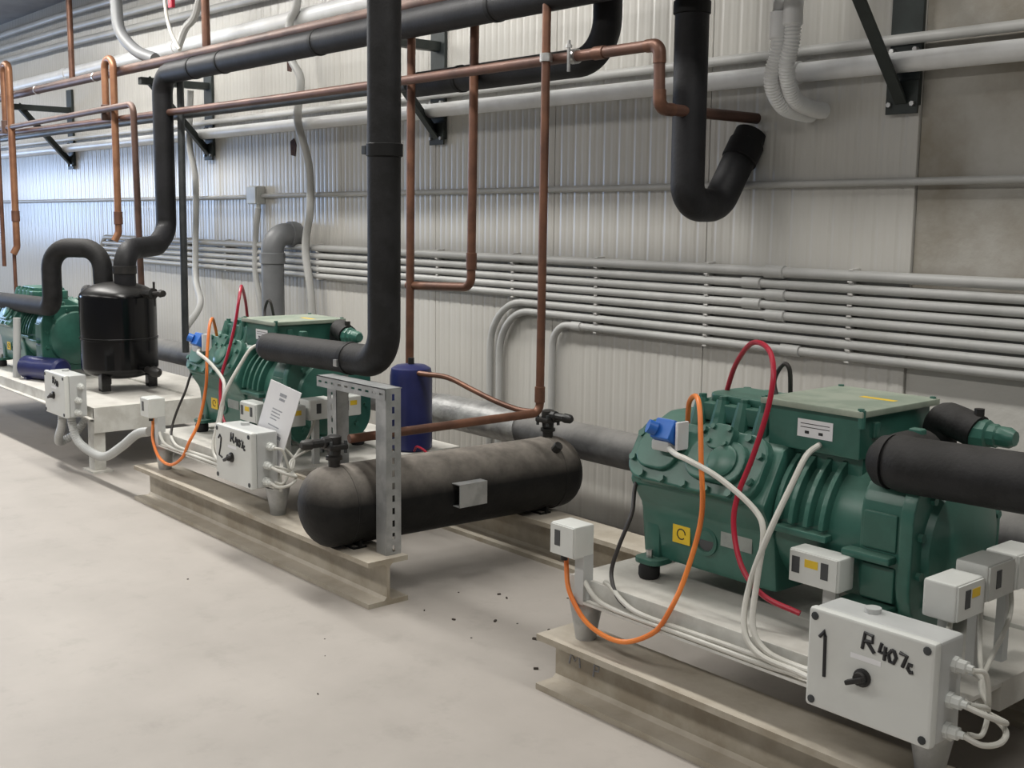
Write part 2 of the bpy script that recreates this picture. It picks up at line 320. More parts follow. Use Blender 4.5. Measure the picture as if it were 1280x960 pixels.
# two white flexible conduits entering the wall
for k, (pts, lab, ct) in enumerate((([(-2.80, 3.7, 3.2), (-2.803, 3.7, 2.5), (-2.802, 3.7, 2.149), (-2.842, 3.72, 2.031), (-2.853, 3.81, 1.945), (-2.853, 3.94, 1.925), (-2.85, 4.02, 1.925)], 'white corrugated flexible conduit entering the wall, farther left of two', 2.19),
                                ([(-2.72, 3.7, 3.2), (-2.731, 3.7, 2.5), (-2.741, 3.7, 2.172), (-2.775, 3.72, 2.07), (-2.80, 3.81, 1.97), (-2.799, 3.93, 1.938), (-2.795, 4.02, 1.935)], 'white corrugated flexible conduit entering the wall, nearer the bracket', 2.235))):
    t = thing('flexible_conduit', lab, 'conduit', pts[-1], 'pair of white flexible conduits')
    low = [p for p in pts if p[2] < 2.4]; x0 = pts[2][0]
    obj('hose', corrug([(x0, 3.7, ct + .03)] + low[0 if k == 0 else 0:], 0.030, 0.0025, 0.006, 14), 'conduit_white', t)
    obj('rigid_pipe', cyl(nb(), (x0, 3.7, ct), (x0 + 0.01, 3.7, 3.3), 0.027, 14), 'conduit_white', t)
    obj('sleeve', lathe(nb(), (x0, 3.7, ct - 0.01), Z, [(0, .033), (.004, .037), (.10, .037), (.104, .030)], 14), 'conduit_white', t)
    obj('sleeve', lathe(nb(), (x0, 3.7, ct + 0.17), Z, [(0, .030), (.004, .034), (.10, .034), (.104, .027)], 14), 'conduit_white', t)
# grey waste pipe with elbow
t = thing('waste_pipe', 'thick grey plastic pipe rising from the floor and elbowing into the wall', 'pipe', (-6.91, 3.8, 0))
obj('pipe', sweep(nb(), fillet([(-6.91, 3.8, 0), (-6.91, 3.8, 1.375), (-6.91, W + 0.02, 1.375)], 0.11, 10), 0.075, 20), 'pvc_gray', t)
obj('socket', lathe(nb(), (-6.91, 3.8, 1.18), Z, [(0, .075), (.004, .084), (.07, .084), (.075, .075)], 20), 'pvc_gray', t)
obj('socket', lathe(nb(), (-6.91, 3.925, 1.375), Y, [(0, .075), (.004, .086), (.05, .086), (.055, .075)], 20), 'pvc_gray', t)

# ------------------------------------------------------------------ wall brackets
for k, (bx_, lab) in enumerate(((-2.435, 'dark steel wall bracket with diagonal strut at the concrete edge'), (-5.33, 'dark steel wall bracket with strut behind the tall insulated pipe'),
                              (-8.165, 'dark steel wall bracket with strut right of the black vessel riser'), (-11.0, 'dark steel wall bracket with strut at far left'))):
    m = 'green_steel'
    t = thing('pipe_bracket', lab, 'bracket', (bx_, W, 1.9), 'wall brackets carrying the pipes')
    obj('wall_plate', mm(nb(), (bx_ - 0.065, W - 0.022, 1.93), (bx_ + 0.065, W - 0.002, 2.62), 0.003), m, t)
    obj('foot_plate', mm(nb(), (bx_ - 0.066, W - 0.03, 1.90), (bx_ + 0.066, W - 0.02, 2.02), 0.002), m, t)
    obj('arm', mm(nb(), (bx_ - 0.03, 3.46, 2.41), (bx_ + 0.03, W - 0.02, 2.46), 0.003), m, t)
    d = V((0, -0.46, 0.5)); ln = d.length
    rot = Matrix((X, d.normalized(), X.cross(d.normalized()))).transposed()
    obj('strut', box(nb(), V((bx_, W - 0.03, 1.94)) + d / 2, (0.05, ln, 0.012), 0.002, rot), m, t)
    obj('strut_flange', box(nb(), V((bx_ - 0.022, W - 0.03, 1.94)) + d / 2 + V((0, .02, .02)), (0.008, ln, 0.05), 0.002, rot), m, t)
    for sx in (-0.048, 0.048):
        for zz in (1.935, 2.13): obj('bolt', cyl(nb(), (bx_ + sx, W - 0.042, zz), (bx_ + sx, W - 0.02, zz), 0.010, 6), 'steel', t)

# ------------------------------------------------------------------ overhead pipes
def bands(t, lst, ax, r, m='tape', wd=0.03):
    for c in lst: obj('tape_band', lathe(nb(), V(c) - V(ax) * wd / 2, ax, [(0, r), (.003, r + .004), (wd - .003, r + .004), (wd, r)], 24), m, t)
UB = 2.585
t = thing('insulated_pipe', 'black insulated line from under the roof dropping into the black vessel', 'pipe', (-7.25, 2.9, 1.1))
obj('insulation', sweep(nb(), fillet([(-1.5, 3.385, 2.43), (-7.62, 3.385, 2.425), (-7.62, 3.385, 1.385), (-7.48, 3.25, 1.29), (-7.22, 2.92, 1.27), (-7.22, 2.92, 1.03)], [0.14, 0.12, 0.12, 0.14], 10), 0.068, 24), 'foam_clean', t)
bands(t, [(-7.12, 3.385, 2.4255), (-6.72, 3.385, 2.4257), (-5.6, 3.385, 2.4265), (-4.1, 3.385, 2.428)], X, 0.068)
obj('clamp', lathe(nb(), (-7.22, 2.92, 1.12), Z, [(0, .068), (.002, .075), (.05, .075), (.052, .068)], 24), 'valve_black', t)
t = thing('copper_pipe', 'copper line resting on the bracket arms above the black insulated pipe', 'pipe', (-3, 3.36, 2.54))
obj('tube', sweep(nb(), [(-1.5, 3.43, 2.527), (-13.5, 3.43, 2.515)], 0.034, 16), 'copper_old', t)
bands(t, [(-10.2, 3.43, 2.518), (-8.9, 3.43, 2.52)], X, 0.034, 'steel', 0.02)
t = thing('insulated_pipe', 'black insulated pipe curving down under the roof behind the copper line', 'pipe', (-3.6, 3.58, 2.2))
obj('insulation', sweep(nb(), fillet([(-3.60, 3.58, 3.35), (-3.60, 3.58, 2.17), (-4.98, 3.58, 2.17)], 0.17, 10), 0.062, 24), 'foam_clean', t)
bands(t, [(-4.6, 3.58, 2.17)], X, 0.062)
obj('dark_shade_pipe', sweep(nb(), [(-4.97, 3.52, 2.16), (-8.6, 3.50, 2.165), (-13, 3.50, 2.17)], 0.027, 16), 'dark_steel', t)  # dark tube carries the line on, standing in for shade under the copper
t = thing('copper_pipe', 'long copper line stepping down and entering the wall beside the hooked pipe', 'pipe', (-3.13, 3.4, 1.92))
obj('tube', sweep(nb(), fillet([(-13, 3.4, 2.205), (-6, 3.4, 2.165), (-3.135, 3.4, 2.165), (-3.125, 3.4, 1.924), (-3.125, 4.02, 1.924)], [0.05, 0.05, 0.05], 8), 0.0225, 18), 'copper_dull', t)
obj('elbow', sweep(nb(), fillet([(-3.20, 3.4, 2.165), (-3.134, 3.4, 2.165), (-3.131, 3.4, 2.095)], 0.05, 8), 0.0255, 18), 'copper', t)
obj('elbow', sweep(nb(), fillet([(-3.127, 3.4, 1.995), (-3.125, 3.4, 1.924), (-3.125, 3.475, 1.924)], 0.05, 8), 0.0255, 18), 'copper', t)
obj('sleeve', lathe(nb(), (-3.49, 3.4, 2.165), X, [(0, .0225), (.002, .027), (.06, .027), (.062, .0225)], 18), 'copper', t)
# galvanised clamp
t = thing('pipe_clamp', 'bright galvanised clamp joining the crossing copper pipes', 'clamp', (-3.69, 3.33, 2.165))
obj('band', lathe(nb(), (-3.73, 3.352, 2.15), Z, [(0, .02), (.001, .027), (.034, .027), (.035, .02)], 18), 'steel', t)
obj('band', lathe(nb(), (-3.62, 3.4, 2.165), X, [(0, .022), (.001, .031), (.03, .031), (.031, .022)], 18), 'steel', t)
obj('bolt', cyl(nb(), (-3.60, 3.36, 2.10), (-3.60, 3.36, 2.225), 0.007, 8), 'steel', t)
obj('nut', cyl(nb(), (-3.60, 3.36, 2.195), (-3.60, 3.36, 2.208), 0.014, 6), 'steel', t)
# tall vertical copper pipes
t = thing('copper_pipe', 'tall straight copper riser dropping to the black horizontal receiver', 'pipe', (-3.69, 3.31, 0.66))
obj('tube', sweep(nb(), fillet([(-3.725, 3.352, 3.4), (-3.738, 3.352, 0.655), (-3.878, 2.46, 0.62)], [0.04], 8), 0.0185, 16), 'copper', t)
obj('sleeve', lathe(nb(), (-3.738, 3.352, 0.70), Z, [(0, .0185), (.002, .023), (.07, .023), (.072, .0185)], 16), 'copper', t)
t = thing('copper_pipe', 'copper riser ending in a sideways bend right of the tall insulated pipe', 'pipe', (-4.4, 3.5, 1.18))
obj('tube', sweep(nb(), fillet([(-4.385, 3.5, 3.4), (-4.415, 3.5, 1.165), (-4.90, 3.47, 1.15)], [0.05], 8), 0.0215, 16), 'copper', t)
obj('sleeve', lathe(nb(), (-4.412, 3.5, 1.25), Z, [(0, .0215), (.002, .026), (.08, .026), (.082, .0215)], 16), 'copper', t)
t = thing('copper_pipe', 'copper riser half hidden behind the tall black insulated pipe', 'pipe', (-4.87, 3.46, 0.8))
obj('tube', sweep(nb(), [(-4.84, 3.46, 3.4), (-4.87, 3.46, 0.75)], 0.0215, 16), 'copper', t)
for nm, xs, y0, zb, r, lab in (('copper_pipe', (-8.52, -8.36), 3.35, 1.36, 0.026, 'copper riser with hairpin top left of the insulated drop'), ('copper_pipe', (-10.64, -10.5), 3.3, 1.20, 0.030, 'copper riser with hairpin top at the far left edge')):
    t = thing(nm, lab, 'pipe', (xs[1], y0, zb), 'copper risers with hairpin tops')
    zt = 2.60 if xs[0] > -9 else 2.75
    obj('tube', sweep(nb(), fillet([(xs[0], y0, 2.23), (xs[0], y0, zt), (xs[1], y0, zt), (xs[1] - 0.01, y0, zb), (xs[1] - 0.02, y0 - 0.03, zb - 0.06)], [0.07, 0.07, 0.05], 8), r, 16), 'copper_bright', t)
    obj('tee', lathe(nb(), (xs[0], y0, 2.17), Z, [(0, r + .002), (.003, r + .009), (.11, r + .009), (.113, r)], 16), 'copper_old', t)
    obj('sleeve', lathe(nb(), (xs[1] - .008, y0, 1.42), Z, [(0, r), (.002, r + .006), (.09, r + .006), (.092, r)], 16), 'copper', t)
t = thing('copper_pipe', 'copper line bending down just left of the insulated drop', 'pipe', (-7.93, 3.35, 1.0))
obj('tube', sweep(nb(), fillet([(-12.5, 3.30, 2.20), (-9.0, 3.30, 2.235), (-7.91, 3.30, 2.245), (-7.94, 3.33, 0.80)], [0.05, 0.06], 8), 0.0225, 16), 'copper_old', t)
run('copper_pipe', [(-10.88, 3.3, 2.70), (-10.88, 3.3, 1.02)], 0.018, 'copper', 'thin dark copper pipe at the left picture edge', 'pipe')
tag(obj('copper_pipe', sweep(nb(), [(-10.53, 3.28, 1.14), (-10.53, 3.28, 0.75)], 0.016, 12), 'copper'), 'thin copper stub below the far left hairpin riser', 'pipe')
run('copper_pipe', [(-9.855, 3.6, 3.41), (-9.853, 3.6, 2.60)], 0.024, 'copper', 'short rusty copper drop from the ceiling at left', 'pipe')
run('copper_pipe', [(-7.40, 3.6, 3.41), (-7.387, 3.6, 2.56)], 0.028, 'copper', 'short copper drop above the black insulated line', 'pipe')
run('steel_pipe', [(-7.523, 3.47, 2.40), (-7.558, 3.47, 0.55)], 0.024, 'dark_steel', 'thin black vertical pipe right of the insulated drop', 'pipe')
tag(obj('cable', sweep(nb(), smooth([(-7.75, 3.45, 3.38), (-7.68, 3.45, 2.9), (-7.50, 3.40, 2.70), (-7.28, 3.36, 2.55)]), 0.012, 8), 'cable_white'), 'thin white wire hanging over the upper copper line', 'cable')
tag(obj('cable', sweep(nb(), smooth([(-7.35, 3.6, 3.2), (-7.52, 3.6, 2.85), (-7.66, 3.58, 2.75), (-7.72, 3.55, 2.62)]), 0.026, 10), 'conduit'), 'grey flexible conduit curling behind the upper copper line', 'cable')
t = tag(obj('valve_handle', mm(nb(), (-7.62, 3.44, 2.86), (-7.56, 3.47, 2.96), 0.008), 'red'), 'small red handle beside the short copper drop near the ceiling', 'handle')
# hooked black pipe at the right
t = thing('insulated_pipe', 'black insulated pipe hooking up into the wall beside two white conduits', 'pipe', (-3.15, 3.6, 1.55))
obj('insulation', sweep(nb(), fillet([(-3.155, 3.6, 3.4), (-3.145, 3.6, 1.56), (-3.145, 3.79, 1.56), (-3.14, 3.985, 1.86)], [0.085, 0.10], 12), 0.068, 24), 'foam_clean', t)
obj('collar', lathe(nb(), (-3.14, 3.91, 1.745), V((0.005, 0.195, 0.30)), [(0, .068), (.004, .075), (.085, .075), (.09, .066), (.12, .064)], 24), 'foam_clean', t)
obj('tape_band', lathe(nb(), (-3.15, 3.6, 2.30), Z, [(0, .068), (.004, .074), (.05, .074), (.054, .068)], 24), 'tape', t)

# ------------------------------------------------------------------ floor level pipe behind racks
t = thing('insulated_pipe', 'thick grey lagged pipe running low along the wall behind the racks', 'pipe', (-3, 3.78, 0.45))
obj('lagging', sweep(nb(), [(-0.5, 3.76, 0.46), (-12, 3.76, 0.45)], 0.085, 24), 'lagging', t)
obj('foil_wrap', sweep(nb(), [(-4.30, 3.76, 0.462), (-4.6, 3.76, 0.462), (-5.0, 3.76, 0.46)], [0.089, 0.092, 0.089], 24), 'foil', t)

# ------------------------------------------------------------------ I beams
def ibeam(x0, x1, y0, lab):
    w_, h, tf, tw = 0.186, 0.185, 0.020, 0.014; c = y0 + w_ / 2; cut = 0.005
    poly = [(y0, 0), (y0 + w_, 0), (y0 + w_, tf), (c + tw / 2 + .012, tf), (c + tw / 2, tf + .012), (c + tw / 2, h - tf - .012), (c + tw / 2 + .012, h - tf), (y0 + w_, h - tf), (y0 + w_, h), (y0, h), (y0, h - tf), (c - tw / 2 - .012, h - tf), (c - tw / 2, h - tf - .012), (c - tw / 2, tf + .012), (c - tw / 2 - .012, tf), (y0, tf)]
    return tag(obj('steel_beam', prism(nb(), poly, (x0, 0, 0), Y, Z, X, x1 - x0, 0), 'beam'), lab, 'beam', 'floor beams carrying the compressor racks')
bb = ibeam(-2.65, 0.7, 2.377, 'cream painted steel beam under the control box marked 1')
for pts in ([(-2.585, .085), (-2.575, .125), (-2.56, .10), (-2.54, .125), (-2.535, .085)], [(-2.475, .075), (-2.47, .115), (-2.45, .113), (-2.452, .098), (-2.468, .096)]):
    obj('scrawled_mark', sweep(nb(), [V((a, 2.463, b)) for a, b in pts], .0035, 6), 'print', bb)
ibeam(-5.85, -3.62, 2.377, 'cream painted steel beam whose end stands beside the slotted post')
ibeam(-2.65, 0.7, 3.31, 'cream steel beam behind the nearest compressor')
ibeam(-5.85, -2.95, 3.31, 'cream steel beam under the far end of the black receiver')

# ------------------------------------------------------------------ compressor racks
def skid(x0, x1, lab, zt=0.385, legs=True):
    t = thing('rack_frame', lab, 'frame', (x0, 2.45, 0.185), 'white compressor rack frames')
    def chan(a, b):      # channel rail: top flange and two lips
        bm = nb(); mm(bm, (a[0], a[1], zt - 0.012), (b[0], b[1], zt), 0.002)
        if abs(b[0] - a[0]) > abs(b[1] - a[1]):
            mm(bm, (a[0], a[1], zt - 0.085), (b[0], a[1] + 0.008, zt - 0.010)); mm(bm, (a[0], b[1] - 0.008, zt - 0.075), (b[0], b[1], zt - 0.010))
        else:
            mm(bm, (a[0], a[1], zt - 0.075), (a[0] + 0.008, b[1], zt - 0.010)); mm(bm, (b[0] - 0.008, a[1], zt - 0.075), (b[0], b[1], zt - 0.010))
        return bm
    obj('rail', chan((x0, 2.455), (x1, 2.69)), 'white_paint', t); obj('rail', chan((x0, 3.12), (x1, 3.45)), 'white_paint', t)
    for xa in (x0, x1 - 0.09, (x0 + x1) / 2):
        obj('cross_rail', chan((xa, 2.69), (xa + 0.09, 3.12)), 'white_paint', t)
    obj('deck_plate', mm(nb(), (x0 + 0.09, 2.69, zt - 0.022), (x1 - 0.09, 3.12, zt - 0.013)), 'white_paint', t)
    obj('cable_ledge', mm(nb(), (x0 + 0.09, 2.425, zt - 0.07), (x1, 2.455, zt - 0.062)), 'white_paint', t)
    for xx in ((x0 + 0.055, x1 - 0.06)):
        for yy in (2.475, 3.40):
            if legs:
                bm = nb(); pr = [(0.0, 0.033), (0.03, 0.037), (zt - 0.075 - 0.185, 0.055)]
                lathe(bm, (xx, yy, 0.185), Z, pr, 18); obj('leg', bm, 'pvc_gray' if False else 'galv', t)
    return t

def bolt(parent, p, n, r=0.012, h=0.012, m='green'):
    n = V(n).normalized(); p = V(p); return obj('bolt', cyl(nb(), p - n * 0.004, p + n * h, r, 6), m, parent)

def compressor(lab, group, terminal=True):
    t = thing('compressor', lab, 'compressor', (-1.95, 2.85, 0.385), group)
    g = 'green'
    poly = [(2.66, .44), (3.04, .44), (3.06, .61), (3.12, .70), (3.03, .86), (2.94, .90), (2.76, .90), (2.67, .86), (2.58, .70), (2.64, .61)]
    obj('crankcase', prism(nb(), poly, (-2.46, 0, 0), Y, Z, X, 0.52, 0.018), g, t)
    # end cover at the far shaft end
    e = obj('end_cover', lathe(nb(), (-2.455, 2.85, .66), -X, [(0, .185), (.03, .185), (.04, .175), (.055, .11), (.08, .10), (.085, 0)], 28), g, t)
    for k in range(10):
        a = 2 * math.pi * k / 10; bolt(e, (-2.485, 2.85 + .165 * math.cos(a), .66 + .165 * math.sin(a)), -X)
    # cylinder heads
    for side in (-1, 1):
        c = V((-2.215, 2.85 + side * 0.205, .782)); s = V((0, -side * 0.5, 0.88)).normalized(); n = V((0, side * .88, .5)).normalized()
        h = obj('cylinder_head', prism(nb(), rrect(0.50, 0.205, 0.07), c, X, s, n, 0.045, 0.010), g, t)
        obj('head_dome', prism(nb(), rrect(0.16, 0.13, 0.055), c + X * -0.135 + n * 0.04, X, s, n, 0.022, 0.010), g, h)
        obj('head_dome', prism(nb(), rrect(0.21, 0.13, 0.055), c + X * 0.09 + n * 0.04, X, s, n, 0.026, 0.012), g, h)
        obj('port_cover', lathe(nb(), c + X * 0.12 + n * 0.06, n, [(0, .05), (.012, .05), (.018, .042), (.02, 0)], 20), g, h)
        for (a, b) in ((-.225, -.04), (-.225, .04), (-.17, -.085), (-.085, -.088), (0, -.088), (.085, -.088), (.17, -.085), (.225, -.04), (.225, .04), (-.17, .085), (-.085, .088), (0, .088), (.085, .088), (.17, .085)):
            bolt(h, c + X * a + s * b + n * 0.045, n, 0.0125, 0.013)
    h = obj('cylinder_head', prism(nb(), rrect(0.40, 0.25, 0.04), (-2.14, 2.85, .895), X, Y, Z, 0.055, 0.01), g, t)
    obj('head_dome', prism(nb(), rrect(0.34, 0.19, 0.05), (-2.14, 2.85, .945), X, Y, Z, 0.03, 0.012), g, h)
    for xx in (-2.305, -2.225, -2.145, -2.065):
        for yy in (2.742, 2.958):
            obj('stud_boss', cyl(nb(), (xx, yy + (-.02 if yy < 2.8 else .02), .87), (xx, yy, .96), 0.030, 10, 0.020), g, h); bolt(h, (xx, yy, .96), Z)
    # side valve flange
    v = obj('valve_flange', prism(nb(), rrect(0.09, 0.08, 0.03), (-2.13, 2.655, .855), X, V((0, .5, .86)), V((0, -.86, .5)), 0.05, 0.008), g, t)
    for a, b in ((-.03, -.02), (.03, -.02), (-.03, .025), (.03, .025)): bolt(v, V((-2.13 + a, 2.612, .88)) + V((0, .5, .86)) * b, V((0, -.86, .5)), 0.009, 0.009)
    # sight glass and labels on crankcase side
    sg = obj('sight_glass', lathe(nb(), (-2.195, 2.655, .545), -Y, [(0, .045), (.012, .045), (.014, .034), (.006, .032), (.006, 0)], 24), g, t)
    obj('glass', cyl(nb(), (-2.195, 2.650, .545), (-2.195, 2.6475, .545), 0.031, 20), 'screen', sg)
    wl_ = obj('warning_label', mm(nb(), (-2.325, 2.6445, .515), (-2.255, 2.648, .575), 0.0005), 'yellow', t)
    obj('print', sweep(nb(), [V((-2.29 + .016 * math.cos(a), 2.6445, .545 + .016 * math.sin(a))) for a in [i * .5 for i in range(12)]], .0022, 5), 'ink', wl_)
    obj('nameplate', mm(nb(), (-2.135, 2.6425, .545), (-2.02, 2.647, .61), 0.0005), 'label_gray', t)
    # motor housing
    obj('motor_housing', lathe(nb(), (-1.97, 2.85, .655), X, [(0, .195), (.02, .207), (.40, .207), (.41, .10), (.412, 0)], 40), g, t)
    mc = obj('motor_cover', prism(nb(), rrect(.43, .41, .12, 7), (-1.67, 2.85, .655), Y, Z, X, .135, .014), g, t)
    fl = obj('end_flange', prism(nb(), rrect(.46, .44, .13, 7), (-1.545, 2.85, .655), Y, Z, X, .04, .008), g, t)
    obj('end_bell', lathe(nb(), (-1.508, 2.85, .655), X, [(0, .185), (.02, .175), (.035, .12), (.04, .05), (.041, 0)], 32), g, t)
    for k in range(12):
        a = 2 * math.pi * (k + .5) / 12; bolt(fl, (-1.505, 2.85 + .203 * math.cos(a), .655 + .197 * math.sin(a)), X, 0.012, 0.012)
    for xx in (-1.925, -1.875, -1.825, -1.775):
        bm = nb(); pts = []
        for k in range(15):
            a = math.radians(98 + 78 * k / 14); pts.append((2.85 + .205 * math.cos(a), .655 + .205 * math.sin(a)))
        for k in range(14, -1, -1):
            a = math.radians(98 + 78 * k / 14); pts.append((2.85 + .236 * math.cos(a), .655 + .236 * math.sin(a)))
        obj('cooling_fin', prism(bm, pts, (xx - .008, 0, 0), Y, Z, X, .016, 0.003), g, t)
    obj('fin_ledge', mm(nb(), (-1.945, 2.612, .640), (-1.755, 2.66, .660), .005), g, t)
    for (za, zb) in ((.655, .755), (.52, .615)): obj('side_panel', mm(nb(), (-1.655, 2.628, za), (-1.555, 2.65, zb), .006), g, mc)
    obj('rib', mm(nb(), (-1.70, 2.60, .625), (-1.555, 2.645, .648), .008), g, mc); obj('rib', mm(nb(), (-1.70, 2.605, .49), (-1.555, 2.66, .512), .008), g, mc)
    obj('suction_flange', prism(nb(), rrect(.13, .13, .03), (-1.605, 2.74, .80), X, Y, Z, .10, .008), g, t)
    if terminal: obj('top_saddle', mm(nb(), (-2.0, 2.72, .80), (-1.72, 2.98, .88), .015), g, t)
    if terminal:
        tb = obj('terminal_box', mm(nb(), (-2.015, 2.69, .865), (-1.715, 3.04, .985), .006), g, t)
        obj('lid', mm(nb(), (-2.035, 2.672, .983), (-1.70, 3.065, 1.002), .004), 'green_lid', tb)
        for a in (-2.02, -1.715):
            for b in (2.688, 3.05): obj('screw', cyl(nb(), (a, b, 1.0), (a, b, 1.007), .009, 8), 'green', tb)
        for a in (-2.028, -1.708): obj('lid_lug', cyl(nb(), (a, 2.683, .955), (a, 2.683, 1.004), .010, 10), g, tb)
        st = obj('sticker', mm(nb(), (-1.915, 2.6885, .905), (-1.80, 2.691, .955)), 'paper', tb)
        bm = nb()
        for k, zz in enumerate((.942, .932)): mm(bm, (-1.905, 2.688, zz), (-1.81, 2.6885, zz + .002))
        for a in (-1.89, -1.845): mm(bm, (a, 2.688, .915), (a + .014, 2.6885, .923))
        obj('print', bm, 'ink', st)
        obj('sticker', mm(nb(), (-1.86, 2.90, 1.002), (-1.75, 2.925, 1.0025)), 'yellow', tb)
    # discharge line and valve at the rear
    obj('discharge_stub', sweep(nb(), fillet([(-1.66, 3.0, .80), (-1.66, 3.0, .965), (-1.58, 2.97, .955), (-1.53, 2.965, .94)], [.05, .05], 8), .047, 18), 'foam', t)
    sv = obj('service_valve', lathe(nb(), (-1.55, 2.965, .938), X, [(0, .04), (.05, .04), (.055, .032), (.075, .032), (.08, .028), (.11, .028), (.125, .02), (.126, 0)], 10), g, t)
    obj('cap', cyl(nb(), (-1.53, 2.965, .97), (-1.53, 2.965, 1.005), .014, 8), 'valve_black', sv)
    obj('clamp_ear', mm(nb(), (-1.745, 2.745, .92), (-1.705, 2.775, .965), .006), g, t); obj('clamp_ear', mm(nb(), (-1.61, 2.745, .92), (-1.57, 2.775, .965), .006), g, t)
    # feet
    for xx in (-2.40, -1.62):
        for yy in (2.625, 3.075):
            f = obj('foot', prism(nb(), rrect(.10, .10, .03), (xx, yy + (.02 if yy < 2.8 else -.02), .432), X, Y, Z, .018, .004), g, t)
            obj('rubber_mount', lathe(nb(), (xx, yy, .3852), Z, [(0, .03), (.01, .034), (.035, .034), (.047, .028)], 16), 'rubber', f)
            obj('bolt', cyl(nb(), (xx, yy, .45), (xx, yy, .475), .011, 6), 'steel', f)
    obj('foot_web', mm(nb(), (-2.44, 2.645, .44), (-2.38, 2.70, .56), .01), g, t); obj('foot_web', mm(nb(), (-1.66, 2.645, .44), (-1.60, 2.70, .54), .01), g, t)
    return t

def coil(lab):
    t = thing('solenoid_coil', lab, 'solenoid', (-2.31, 2.66, .80), 'blue solenoid coils')
    n = V((0, -.75, .45)).normalized(); c = V((-2.305, 2.585, .868))
    rot = Matrix((X, V((0, .45, .75)).normalized(), -n)).transposed()
    b = obj('coil', box(nb(), c, (.075, .066, .06), .006, rot), 'blue', t)
    obj('cap', cyl(nb(), c + V((-.02, -.03, .01)), c + V((-.035, -.05, .02)), .021, 16), 'blue', b)
    obj('stem', cyl(nb(), c + V((-.03, .02, -.02)), c + V((-.075, .06, -.02)), .018, 12), 'green', t)
    obj('holder', mm(nb(), (-2.262, 2.57, .82), (-2.252, 2.62, .905), .002), 'paper', t)
    obj('plug', mm(nb(), (-2.345, 2.555, .812), (-2.275, 2.60, .846), .008), 'plastic_gray', t)
    obj('base', cyl(nb(), (-2.30, 2.68, .80), (-2.302, 2.60, .86), .024, 12), 'plastic_gray', t)
    return t

def hose(name, pts, r, m, lab, cat='hose', group=None, seg=10):
    return tag(obj(name, sweep(nb(), smooth(pts, 6), r, seg), m), lab, cat, group)

def strokes(lines, r=.004):
    bm = nb()
    for l in lines: sweep(bm, l, r, 6)
    return bm

def pswitch(name, lab, x0, x1, y0, y1, z0, z1, face, wins, labs, group=None, post=None, prints=True):
    """box shaped pressure switch; face '-y' or '+x' carries the dark windows and yellow stickers (fractions along the face)"""
    t = thing(name, lab, 'pressure switch', ((x0 + x1) / 2, (y0 + y1) / 2, z0), group)
    h = obj('housing', mm(nb(), (x0, y0, z0), (x1, y1, z1), .007), 'plastic', t)
    H = z1 - z0
    def plate(a0, a1, b0, b1, d):
        if face == '-y': return mm(nb(), (x0 + (x1 - x0) * a0, y0 - d, z0 + H * b0), (x0 + (x1 - x0) * a1, y0 + .001, z0 + H * b1))
        return mm(nb(), (x1 - .001, y0 + (y1 - y0) * a0, z0 + H * b0), (x1 + d, y0 + (y1 - y0) * a1, z0 + H * b1))
    obj('cover', plate(.04, .96, .05, .95, .004), 'plastic', t)
    for a0, a1 in wins: obj('scale_window', plate(a0, a1, .32, .80, .0055), 'screen', t)
    for a0, a1 in labs: obj('sticker', plate(a0, a1, .55, .78, .0050), 'yellow', t)
    if post:
        obj('bracket', mm(nb(), post[0], post[1], .002), 'plastic_gray', t)
    return t

def control_box(lab, marks, x0=-1.58, x1=-1.25):
    y0, y1, z0, z1 = 2.30, 2.43, .335, .58
    t = thing('control_box', lab, 'control box', (x0, y1, z0), 'grey control boxes')
    obj('housing', mm(nb(), (x0, y0 + .028, z0), (x1, y1, z1), .010), 'plastic_gray', t)
    l = obj('lid', mm(nb(), (x0 - .002, y0, z0 - .002), (x1 + .002, y0 + .03, z1 + .002), .010), 'plastic', t)
    for a in (x0 + .018, x1 - .018):
        for b in (z0 + .018, z1 - .018): obj('screw', lathe(nb(), (a, y0 + .002, b), -Y, [(0, .010), (.004, .010), (.005, .008), (.005, 0)], 10), 'dark_steel', t)
    kb = obj('knob', lathe(nb(), (x0 + .155, y0, z0 + .115), -Y, [(0, .022), (.006, .022), (.008, .017), (.02, .015), (.021, 0)], 18), 'valve_black', t)
    obj('lever', box(nb(), (x0 + .148, y0 - .022, z0 + .110), (.05, .016, .012), .003, Matrix.Rotation(math.radians(-25), 3, 'Y')), 'valve_black', kb)
    for ch in marks: obj('marker_character', strokes([[V((x0 + a, y0 - .0005, z0 + b)) for a, b in ln] for ln in ch], .0048), 'ink', l)
    obj('printed_label', mm(nb(), (x0 + .12, y0 - .0008, z0 + .155), (x0 + .20, y0 + .001, z0 + .167)), 'paper', l)
    for k, (yy, zz) in enumerate(((2.39, .515), (2.375, .435), (2.37, .365))):
        gl = obj('cable_gland', lathe(nb(), (x1, yy, zz), X, [(0, .020), (.010, .020), (.011, .016), (.03, .016), (.032, .010), (.045, .009)], 8), 'plastic', t)
    obj('conduit_plug', cyl(nb(), (x0 + .12, 2.385, z1 - .004), (x0 + .12, 2.385, z1 + .012), .020, 12), 'plastic_gray', t)
    return t
R_ = [[[(.150, .185), (.156, .225), (.176, .222), (.176, .207), (.156, .205), (.162, .205), (.182, .182)]],
      [[(.200, .212), (.194, .190), (.209, .190), (.214, .190)], [(.210, .206), (.209, .190), (.208, .174)]],
      [[(.226, .203), (.218, .192), (.222, .175), (.232, .174), (.238, .188), (.232, .202), (.226, .203)]],
      [[(.246, .203), (.264, .200), (.254, .172)]], [[(.279, .182), (.270, .183), (.267, .173), (.274, .165), (.281, .167)]]]
MARK1 = [[[(.034, .180), (.048, .198), (.049, .185), (.051, .085)]]] + R_
MARK2 = [[[(.034, .185), (.048, .200), (.060, .188), (.052, .150), (.036, .108), (.066, .100)]]] + R_
